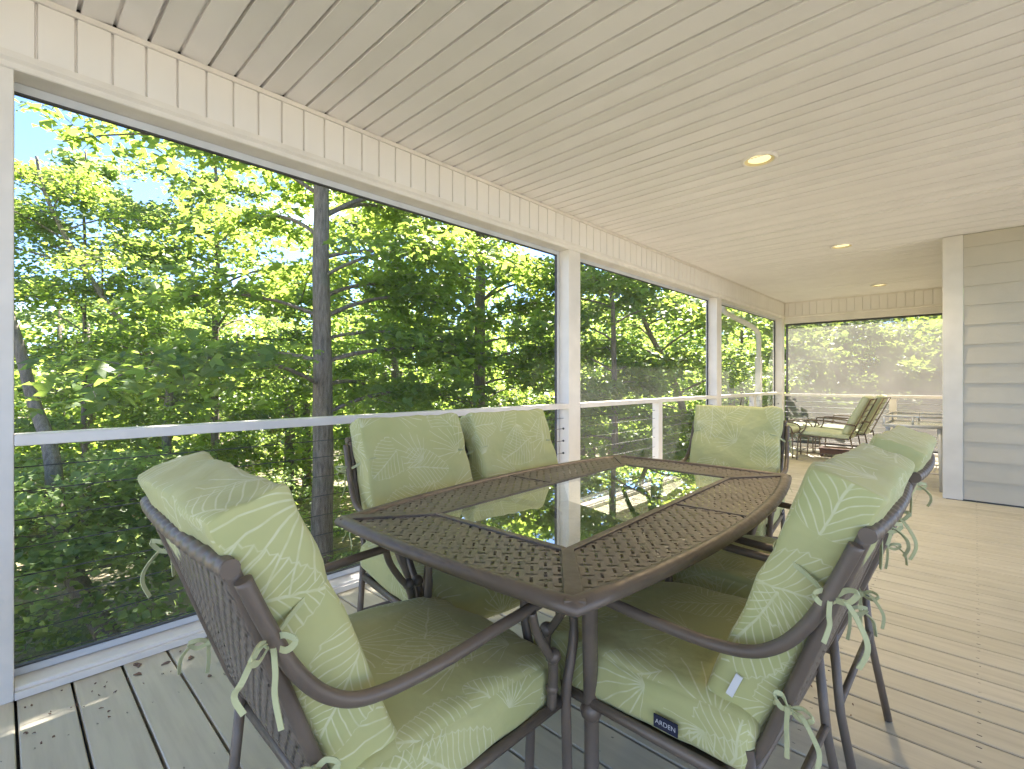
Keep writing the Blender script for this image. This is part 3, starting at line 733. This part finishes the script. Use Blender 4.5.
# leaf bits blown in along the sill
m = MB(); r = random.Random(2)
for k in range(46):
    if k < 34: x, y = r.uniform(.03, .34), r.uniform(.05, .30) + (.0 if k % 3 else .25)
    else: x, y = r.uniform(.1, 2.6), r.uniform(.1, 3.)
    s = r.uniform(.003, .008) if k % 6 else r.uniform(.012, .02); a = r.uniform(0, 6.3); z = .003
    pts = [(x+s*math.cos(a+b)*l, y+s*math.sin(a+b)*l, z+r.uniform(0, .004)) for b, l in ((0, 1), (1.3, .45), (2.6, .8), (3.6, .5), (4.9, .6))]
    m.add(pts + [(p[0], p[1], p[2]-.002) for p in pts], [(0,1,2,3,4), (9,8,7,6,5)] + [(i, 5+i, 5+(i+1) % 5, (i+1) % 5) for i in range(5)])
tag(m.build('leaf_debris', M['wood']), 'scattered dry leaf bits on the floor boards near the left sill', 'leaf bits', kind='stuff')
# ------------------------------------------------------------------ outdoors
GZ = -3.0
def gz(x, y):
    d = math.hypot(x-1, y-3); f = max(0., (d-16.)/45.)
    return GZ - .02*d + 9.*f*f/(1+f)*.8 + .35*mnoise.noise(Vector((x*.13, y*.13, 0))) + .12*mnoise.noise(Vector((x*.5, y*.5, 3)))
m = MB(); rr = [0, 3, 5, 7, 9, 11, 13, 15, 18, 21, 25, 30, 36, 44, 54, 68, 90, 130, 220, 420]; na = 72
vs = [(1., 3., gz(1, 3))]
for r_ in rr[1:]:
    for k in range(na):
        a = 2*PI*k/na; x, y = 1+r_*math.cos(a), 3+r_*math.sin(a); vs.append((x, y, gz(x, y) if r_ < 100 else gz(1+90*math.cos(a), 3+90*math.sin(a))))
fs = [(0, 1+k, 1+(k+1) % na) for k in range(na)]
for j in range(len(rr)-2):
    b = 1+j*na; fs += [(b+k, b+na+k, b+na+(k+1) % na, b+(k+1) % na) for k in range(na)]
m.add(vs, fs, smooth=True); tag(m.build('ground', M['ground']), 'leaf littered forest floor below the porch', 'ground', kind='structure')

m = MB(); tz = -.32  # out of view; added as a sunlit surface that brightens the porch
m.box(4.72, 15., -14., 5.9, -3.6, tz); m.box(-.1, 4.715, -14., -3.55, -3.6, tz)
tag(m.build('reflector', M['reflector_paint']), 'unseen pale paved terrace beside the house, on the open right side', 'reflector', kind='structure')
def leaves(C, Nrm, S, fold=.25, asp=.46):
    """C (n,3) centres, Nrm (n,3) leaf normals, S (n,) lengths -> V, F of folded four-cornered leaves"""
    n = len(C); Nrm = Nrm / np.linalg.norm(Nrm, axis=1, keepdims=True)
    h = RNG.normal(size=(n, 3)); T = np.cross(Nrm, h); T /= np.linalg.norm(T, axis=1, keepdims=True) + 1e-9
    B = np.cross(Nrm, T); S = S[:, None]
    base = C - T*S*.5; tip = C + T*S*.5 - Nrm*S*.08
    l = C - T*S*.08 + B*S*asp + Nrm*S*fold*.5; r_ = C - T*S*.08 - B*S*asp + Nrm*S*fold*.5
    l2 = C + T*S*.22 + B*S*asp*.62 + Nrm*S*fold*.25; r2 = C + T*S*.22 - B*S*asp*.62 + Nrm*S*fold*.25
    V = np.stack([base, r_, r2, tip, l2, l], 1).reshape(-1, 3); i = np.arange(n)[:, None]*6
    F = np.concatenate([i+np.array([[0, 1, 2, 3]]), i+np.array([[0, 3, 4, 5]])], 0)
    return V, F
def lobed(C, Nrm, S):
    """three-lobed maple leaves: one long lobe and two side lobes fanned from the stalk"""
    n = len(C); Nrm = Nrm / np.linalg.norm(Nrm, axis=1, keepdims=True)
    h = RNG.normal(size=(n, 3)); T = np.cross(Nrm, h); T /= np.linalg.norm(T, axis=1, keepdims=True)+1e-9
    B = np.cross(Nrm, T); S = S[:, None]; st = C - T*S*.45; VV = []
    for ang, ln, wd in ((0., 1., .25), (.95, .78, .22), (-.95, .78, .22)):
        d = T*math.cos(ang) + B*math.sin(ang); q = np.cross(Nrm, d); dr = Nrm*S*(.06 if ang == 0 else .16)
        VV.append(np.stack([st, st+d*S*ln*.5+q*S*wd+Nrm*S*.05, st+d*S*ln-dr, st+d*S*ln*.5-q*S*wd+Nrm*S*.05], 1))
    V = np.concatenate(VV, 1).reshape(-1, 3); i = np.arange(n)[:, None]*12
    F = np.concatenate([i+np.array([[4*k, 4*k+1, 4*k+2, 4*k+3]]) for k in range(3)], 0)
    return V, F
def bez(p0, p1, p2, t): return p0*(1-t)**2 + p1*2*t*(1-t) + p2*t*t
def tree(name, label, base, path, r0, r1, limbs, lrange, Lmax, leaf, lmat, bmat, per=46, twigs=8, droop=.25, flat=.34, seed=1, group=None, azim=None, prof=None, tw=.42, clear=None, maple=False):
    """tapered trunk with limbs and twigs (one mesh), crown of single leaves set in sprays along the twigs"""
    g = np.random.default_rng(seed); o = empty(name, (base[0], base[1], gz(base[0], base[1])-.05)); tag(o, label, 'tree', group)
    zb = o.location.z; P = cr([(x, y, z) for x, y, z in path], 8); n = len(P)
    loc = [Vector((p.x-base[0], p.y-base[1], p.z-zb)) for p in P]
    m = MB(); rad = [r0 + (r1-r0)*(i/(n-1))**.85 for i in range(n)]; rad[0] *= 1.5; rad[1] *= 1.2
    m.tube([v + Vector((mnoise.noise(v*.9)*.04, mnoise.noise(v*.9+Vector((9, 0, 0)))*.04, 0)) for v in loc], rad, 14)
    zs = np.array([v.z for v in loc]); CC = []; NN = []; SS = []
    for k in range(limbs):
        f = (k+.5)/limbs; h = lrange[0] + (lrange[1]-lrange[0])*f; i = int(np.argmin(abs(zs+zb-h)))
        p0 = np.array(loc[i]); az = (k*2.39996 + g.uniform(-.4, .4)) if azim is None else g.uniform(*azim)
        high = clear is not None and seed == 3 and h > 4.9
        if high and k % 2: az = clear + .45 + g.uniform(-.55, .55)  # upper limbs swung towards the porch, out of view, to dapple its sunlight
        elif clear is not None and abs((az-clear+PI) % (2*PI)-PI) < .75: az += 1.6
        pr = (math.sin(PI*min(1., .18+.80*f))**.7 if prof is None else prof(f)); Ln = Lmax*(1.05 if high and k % 2 else pr*g.uniform(.65, 1.1)); up = g.uniform(.15, .6) + .5*f
        d = np.array([math.cos(az), math.sin(az), 0.]); p1 = p0 + d*Ln*.5 + np.array([0, 0, Ln*.5*up]); p2 = p0 + d*Ln + np.array([g.normal()*.2, g.normal()*.2, Ln*(.5*up-droop)])
        ts = np.linspace(0, 1, 9); pts = [bez(p0, p1, p2, t) for t in ts]
        rl = min(rad[i]*.4, .007+.0085*Ln); m.tube(pts, [rl*(1-.85*t)+.003 for t in ts], 6, cap=False)
        side = np.array([-d[1], d[0], 0])
        for q in range(twigs):
            t = .22 + .78*(q+g.uniform(0, .9))/twigs; a = bez(p0, p1, p2, t); s = 1 if q % 2 else -1
            Lt = Ln*tw*g.uniform(.6, 1.15)*(1.1-.5*t) + .15
            dv = d*g.uniform(.3, .9) + side*s*g.uniform(.5, 1.) + np.array([0, 0, g.uniform(-.25, .3)]); dv /= np.linalg.norm(dv)
            e = a + dv*Lt + np.array([0, 0, -droop*.5*Lt]); mid = (a+e)/2 + np.array([0, 0, .08*Lt])
            m.tube([a, mid, e], [.007, .005, .002], 4, cap=False)
            k2 = max(6, int(1.75*per*g.uniform(.6, 1.3)*(Lt/1.0+.25))); tt = g.uniform(.05, 1.05, k2)[:, None]
            c = (1-tt)**2*a + 2*tt*(1-tt)*mid + tt*tt*e
            lat = np.cross(dv, [0, 0, 1.]); lat /= np.linalg.norm(lat)+1e-9
            c = c + lat*g.normal(size=(k2, 1))*flat*(.35+.4*Lt) + np.array([0, 0, 1.])*g.normal(size=(k2, 1))*.09 + g.normal(size=(k2, 3))*.05
            CC.append(c); nn = np.array([0, 0, 1.]) + g.normal(size=(k2, 3))*.42 + dv*.25; NN.append(nn); SS.append(leaf*(.5+.9*g.uniform(0, 1, k2)**1.3))
    C_, N_, S_ = np.concatenate(CC), np.concatenate(NN), np.concatenate(SS)
    m.build('trunk', bmat, o); V, F = (lobed if maple else leaves)(C_, N_, S_); np_mesh('crown', V, F, lmat, o)
    return len(C_)
def at(u, t, z=0.):
    """ground point seen in column u at depth t (used to lay the wood out)"""
    r_ = (u-512)/487.; a = math.atan(463/487.); s, c = math.sin(a), math.cos(a)
    return 2.39 + t*(-s+r_*c), t*(c+r_*s)
nl = 0
x, y = at(322, 8.6); nl += tree('maple_tree', 'tall straight maple with the thickest trunk, framed by the biggest screen', (x, y), [(x, y, GZ-.2), (x+.03, y, 1.), (x-.05, y, 4.), (x, y+.05, 7.), (x+.1, y, 9.)], .205, .07, 32, (.4, 8.6), 4.3, .165, M['leaf_maple'], M['bark'], per=30, seed=3, maple=True, clear=math.atan2(-y, 2.39-x), prof=lambda f: .95 if f < .5 else .45)
x, y = at(478, 12.2); nl += tree('maple_tree', 'leafy maple with a slimmer trunk, just left of the middle post', (x, y), [(x, y, GZ-.2), (x, y+.05, 1.), (x+.1, y, 5.), (x, y, 8.), (x-.1, y, 9.8)], .19, .05, 36, (-1.4, 8.6), 3.5, .15, M['leaf_maple'], M['bark'], per=24, seed=5, maple=True, clear=math.atan2(-y, 2.39-x))
x, y = at(166, 10.2); x2, y2 = at(52, 10.); x3, y3 = at(110, 10.)
nl += tree('leaning_tree', 'slender tree curving up to the left with feathery lime foliage', (x, y), [(x, y, GZ-.2), (x, y, 0.), (x-.05, y, 1.2), (x3, y3, 2.6), (x2, y2, 4.6), (x2-.2, y2-.2, 5.7)], .10, .025, 26, (.2, 5.4), 2.3, .085, M['leaf_lime'], M['bark_pale'], per=50, seed=7, flat=.3, droop=.15)
x, y = at(118, 7.6); x2, y2 = at(62, 7.9); x3, y3 = at(30, 8.2)
nl += tree('leaning_tree', 'grey trunk leaning left low in the biggest screen, beside the left edge post', (x, y), [(x, y, GZ-.2), (x2+.15, y2, -1.6), (x2-.25, y2-.1, -.2), (x3-.1, y3, 1.), (x3-.5, y3-.6, 4.), (x3-1.2, y3-1.4, 9.)], .17, .04, 20, (-2.2, -.6), 2.0, .125, M['leaf_low'], M['bark_pale'], per=40, seed=9, prof=lambda f: 1.)
x, y = at(84, 11.5); nl += tree('thin_tree', 'thin upright sapling trunk behind the near left dining chair', (x, y), [(x, y, GZ-.2), (x, y, 0), (x+.1, y, 3.), (x+.1, y, 6.5)], .075, .02, 26, (-1.6, 6.3), 2.3, .12, M['leaf_low'], M['bark'], per=44, seed=11)
x, y = at(690, 12.); x2, y2 = at(640, 12.2)
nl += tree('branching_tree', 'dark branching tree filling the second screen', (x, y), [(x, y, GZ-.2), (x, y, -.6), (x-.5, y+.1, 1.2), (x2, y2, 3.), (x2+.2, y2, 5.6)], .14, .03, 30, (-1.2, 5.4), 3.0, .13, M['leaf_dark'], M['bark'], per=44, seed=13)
x, y = at(610, 9.2); nl += tree('leafy_tree', 'bright leafy young tree just right of the middle post', (x, y), [(x, y, GZ-.2), (x+.1, y, 0.), (x, y+.1, 2.5), (x, y, 5.5)], .09, .02, 30, (-1.8, 5.3), 2.2, .125, M['leaf_maple'], M['bark'], per=40, seed=15, maple=True)
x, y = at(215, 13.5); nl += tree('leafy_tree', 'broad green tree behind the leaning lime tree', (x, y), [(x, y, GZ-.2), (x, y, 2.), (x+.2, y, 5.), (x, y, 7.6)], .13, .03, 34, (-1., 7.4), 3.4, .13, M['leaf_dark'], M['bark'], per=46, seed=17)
x, y = at(395, 15.5); nl += tree('leafy_tree', 'sunny lime green tree between the two tall maples', (x, y), [(x, y, GZ-.2), (x, y, 2.), (x+.2, y, 5.), (x, y, 8.)], .16, .03, 34, (-1.2, 7.7), 3.6, .14, M['leaf_far'], M['bark'], per=46, seed=19)
x, y = at(742, 15.5); nl += tree('leafy_tree', 'sunny tree seen through the screen with the downspout', (x, y), [(x, y, GZ-.2), (x, y, 1.), (x, y, 4.2)], .10, .03, 30, (-2., 4.), 2.8, .14, M['leaf_far'], M['bark'], per=44, seed=21)
x, y = at(845, 17.); nl += tree('leafy_tree', 'bushy low tree behind the hazy far end screen, left side', (x, y), [(x, y, GZ-.2), (x, y, 1.), (x, y, 3.4)], .10, .03, 28, (-2.4, 3.2), 3.0, .15, M['leaf_maple'], M['bark'], per=44, seed=23)
x, y = at(925, 17.5); nl += tree('leafy_tree', 'bushy low tree behind the hazy far end screen, right side', (x, y), [(x, y, GZ-.2), (x, y, 1.), (x, y, 3.2)], .10, .03, 28, (-2.4, 3.0), 3.0, .15, M['leaf_far'], M['bark'], per=44, seed=25)
# undergrowth: low leafy sprays over the forest floor
g = np.random.default_rng(31); CC = []; NN = []; SS = []
for k in range(520):
    u = g.uniform(-60, 960); t = g.uniform(5.4, 18.)
    if u > 560: t = g.uniform(9.5, 19)
    x, y = at(u, t)
    if x > -1.2 and y < 11.5: continue
    z = gz(x, y); hh = g.uniform(.3, 1.7)*(1.0 if t > 7 else .7); c0 = np.array([x, y, z+hh]); k2 = int(g.uniform(70, 150)); rr_ = g.uniform(.35, .9)
    if g.uniform() < (.64 if t < 12 else .35): continue
    a = g.uniform(0, 2*PI, k2); q = np.sqrt(g.uniform(0, 1, k2))*rr_
    c = c0 + np.stack([np.cos(a)*q, np.sin(a)*q, g.normal(size=k2)*.12 - q*.35], 1); CC.append(c)
    NN.append(np.array([0, 0, 1.]) + g.normal(size=(k2, 3))*.4); SS.append(.12*g.uniform(.5, 1.25, k2))
V, F = leaves(np.concatenate(CC), np.concatenate(NN), np.concatenate(SS)); nl += len(V)//6
tag(np_mesh('undergrowth', V, F, M['leaf_low']), 'low leafy undergrowth covering the forest floor', 'undergrowth', kind='stuff')
# far wood: crowns massed on the slope
CC = []; NN = []; SS = []; ID = []
mt = MB()
for k in range(210):
    a = g.uniform(R(62), R(215)); d = 18. + 30.*g.uniform()**1.4; x, y = 1+d*math.cos(a), 3+d*math.sin(a); ang = math.degrees(a)
    z0 = gz(x, y); toward_sun = abs(ang-(90+22)) < 30
    H = g.uniform(5., 9.) + (d-20)*.18
    if toward_sun: H = min(H, 3.5 + d*.22)
    if ang > 165: H *= .88
    rx = g.uniform(2., 3.6)
    mt.tube([(x, y, z0-.2), (x+g.normal()*.2, y, z0+H*.5), (x+g.normal()*.3, y, z0+H*.9)], [.2, .14, .05], 7)
    for b in range(16):
        ph = g.uniform(0, 2*PI); hz = g.uniform(.12, .97); q = rx*math.sin(PI*min(1, .2+.75*hz))*g.uniform(.35, 1.)
        c0 = np.array([x+q*math.cos(ph), y+q*math.sin(ph), z0+H*hz]); k2 = 84; rr_ = g.uniform(.6, 1.25)
        aa = g.uniform(0, 2*PI, k2); qq = np.sqrt(g.uniform(0, 1, k2))*rr_
        c = c0 + np.stack([np.cos(aa)*qq, np.sin(aa)*qq, g.normal(size=k2)*.25 - qq*.3], 1); CC.append(c)
        NN.append(np.array([0, 0, 1.]) + g.normal(size=(k2, 3))*.5); SS.append(.26*g.uniform(.6, 1.25, k2)*(d/28.)**.5)
    ID.append(np.full(16*84, k))
V, F = leaves(np.concatenate(CC), np.concatenate(NN), np.concatenate(SS)); nl += len(V)//6
kk = np.concatenate(ID); mi = np.concatenate([kk % 3, kk % 3])
fw = np_mesh('far_woods', V, F, [M['leaf_far'], M['leaf_maple'], M['leaf_lime']], mi=mi); tag(fw, 'deep green and lime woodland massed behind the nearer trees', 'woods', kind='stuff')
fo = mt.build('trunks', M['bark'], fw)
fo['kind'] = 'stuff'
print('leaves', nl)
# ------------------------------------------------------------------ light, sky, camera
EL, AZ = R(54), R(28)          # sun height; swing from +Y towards -X
sv = Vector((-math.sin(AZ)*math.cos(EL), math.cos(AZ)*math.cos(EL), math.sin(EL)))
sd = bpy.data.lights.new('sun', 'SUN'); sd.energy = 4.2; sd.angle = R(.5); sd.color = (1, .94, .87)
so = bpy.data.objects.new('sun', sd); COL.objects.link(so); so.rotation_euler = (-sv).to_track_quat('-Z', 'Y').to_euler(); so.location = (0, 0, 30)
w = bpy.data.worlds.new('World'); sc.world = w; w.use_nodes = True; nt = w.node_tree; nt.nodes.clear()
N_ = lambda t: nt.nodes.new('ShaderNode' + t); Lk = nt.links.new
out = N_('OutputWorld'); bg = N_('Background'); sky = N_('TexSky'); sky.sky_type = 'NISHITA'; sky.sun_disc = False
sky.sun_elevation = EL; sky.sun_rotation = -AZ; sky.air_density = .45; sky.dust_density = .2; sky.ozone_density = 3.0; sky.altitude = 800
tc = N_('TexCoord'); mp = N_('Mapping'); mp.inputs['Scale'].default_value = (1.6, 1.6, 4.2); mp.inputs['Location'].default_value = (.35, .1, .0); Lk(tc.outputs['Generated'], mp.inputs[0])
no = N_('TexNoise'); no.inputs['Scale'].default_value = 2.1; no.inputs['Detail'].default_value = 7; no.inputs['Roughness'].default_value = .55; Lk(mp.outputs[0], no.inputs[0])
mr = N_('MapRange'); mr.inputs[1].default_value = .56; mr.inputs[2].default_value = .80; Lk(no.outputs[0], mr.inputs[0])
mx = N_('Mix'); mx.data_type = 'RGBA'; Lk(mr.outputs[0], mx.inputs[0]); Lk(sky.outputs[0], mx.inputs[6]); mx.inputs[7].default_value = (6., 6.1, 6.3, 1)
Lk(mx.outputs[2], bg.inputs[0]); bg.inputs[1].default_value = .10; Lk(bg.outputs[0], out.inputs[0])
cd = bpy.data.cameras.new('camera'); cam = bpy.data.objects.new('camera', cd); COL.objects.link(cam); sc.camera = cam
cam.location = (2.39, 0, 1.1); cam.rotation_euler = (R(90), 0, math.atan(463/487.)); cd.sensor_width = 36; cd.lens = 36*487/1024.; cd.shift_y = -3.5/1024; cd.clip_start = .05; cd.clip_end = 2000
vs_ = sc.view_settings; vs_.view_transform = 'Standard'; vs_.look = 'None'; vs_.gamma = 1; vs_.use_curve_mapping = False; vs_.exposure = 2.95
sc.display_settings.display_device = 'sRGB'
cy = sc.cycles if hasattr(sc, 'cycles') else None
sc.render.engine = 'CYCLES'; cy = sc.cycles
cy.use_denoising = True; cy.denoiser = 'OPENIMAGEDENOISE'; cy.max_bounces = 10; cy.diffuse_bounces = 6; cy.glossy_bounces = 4; cy.transmission_bounces = 6; cy.transparent_max_bounces = 24
cy.caustics_reflective = False; cy.caustics_refractive = False; cy.sample_clamp_indirect = 6.; cy.use_adaptive_sampling = True; cy.adaptive_threshold = .02
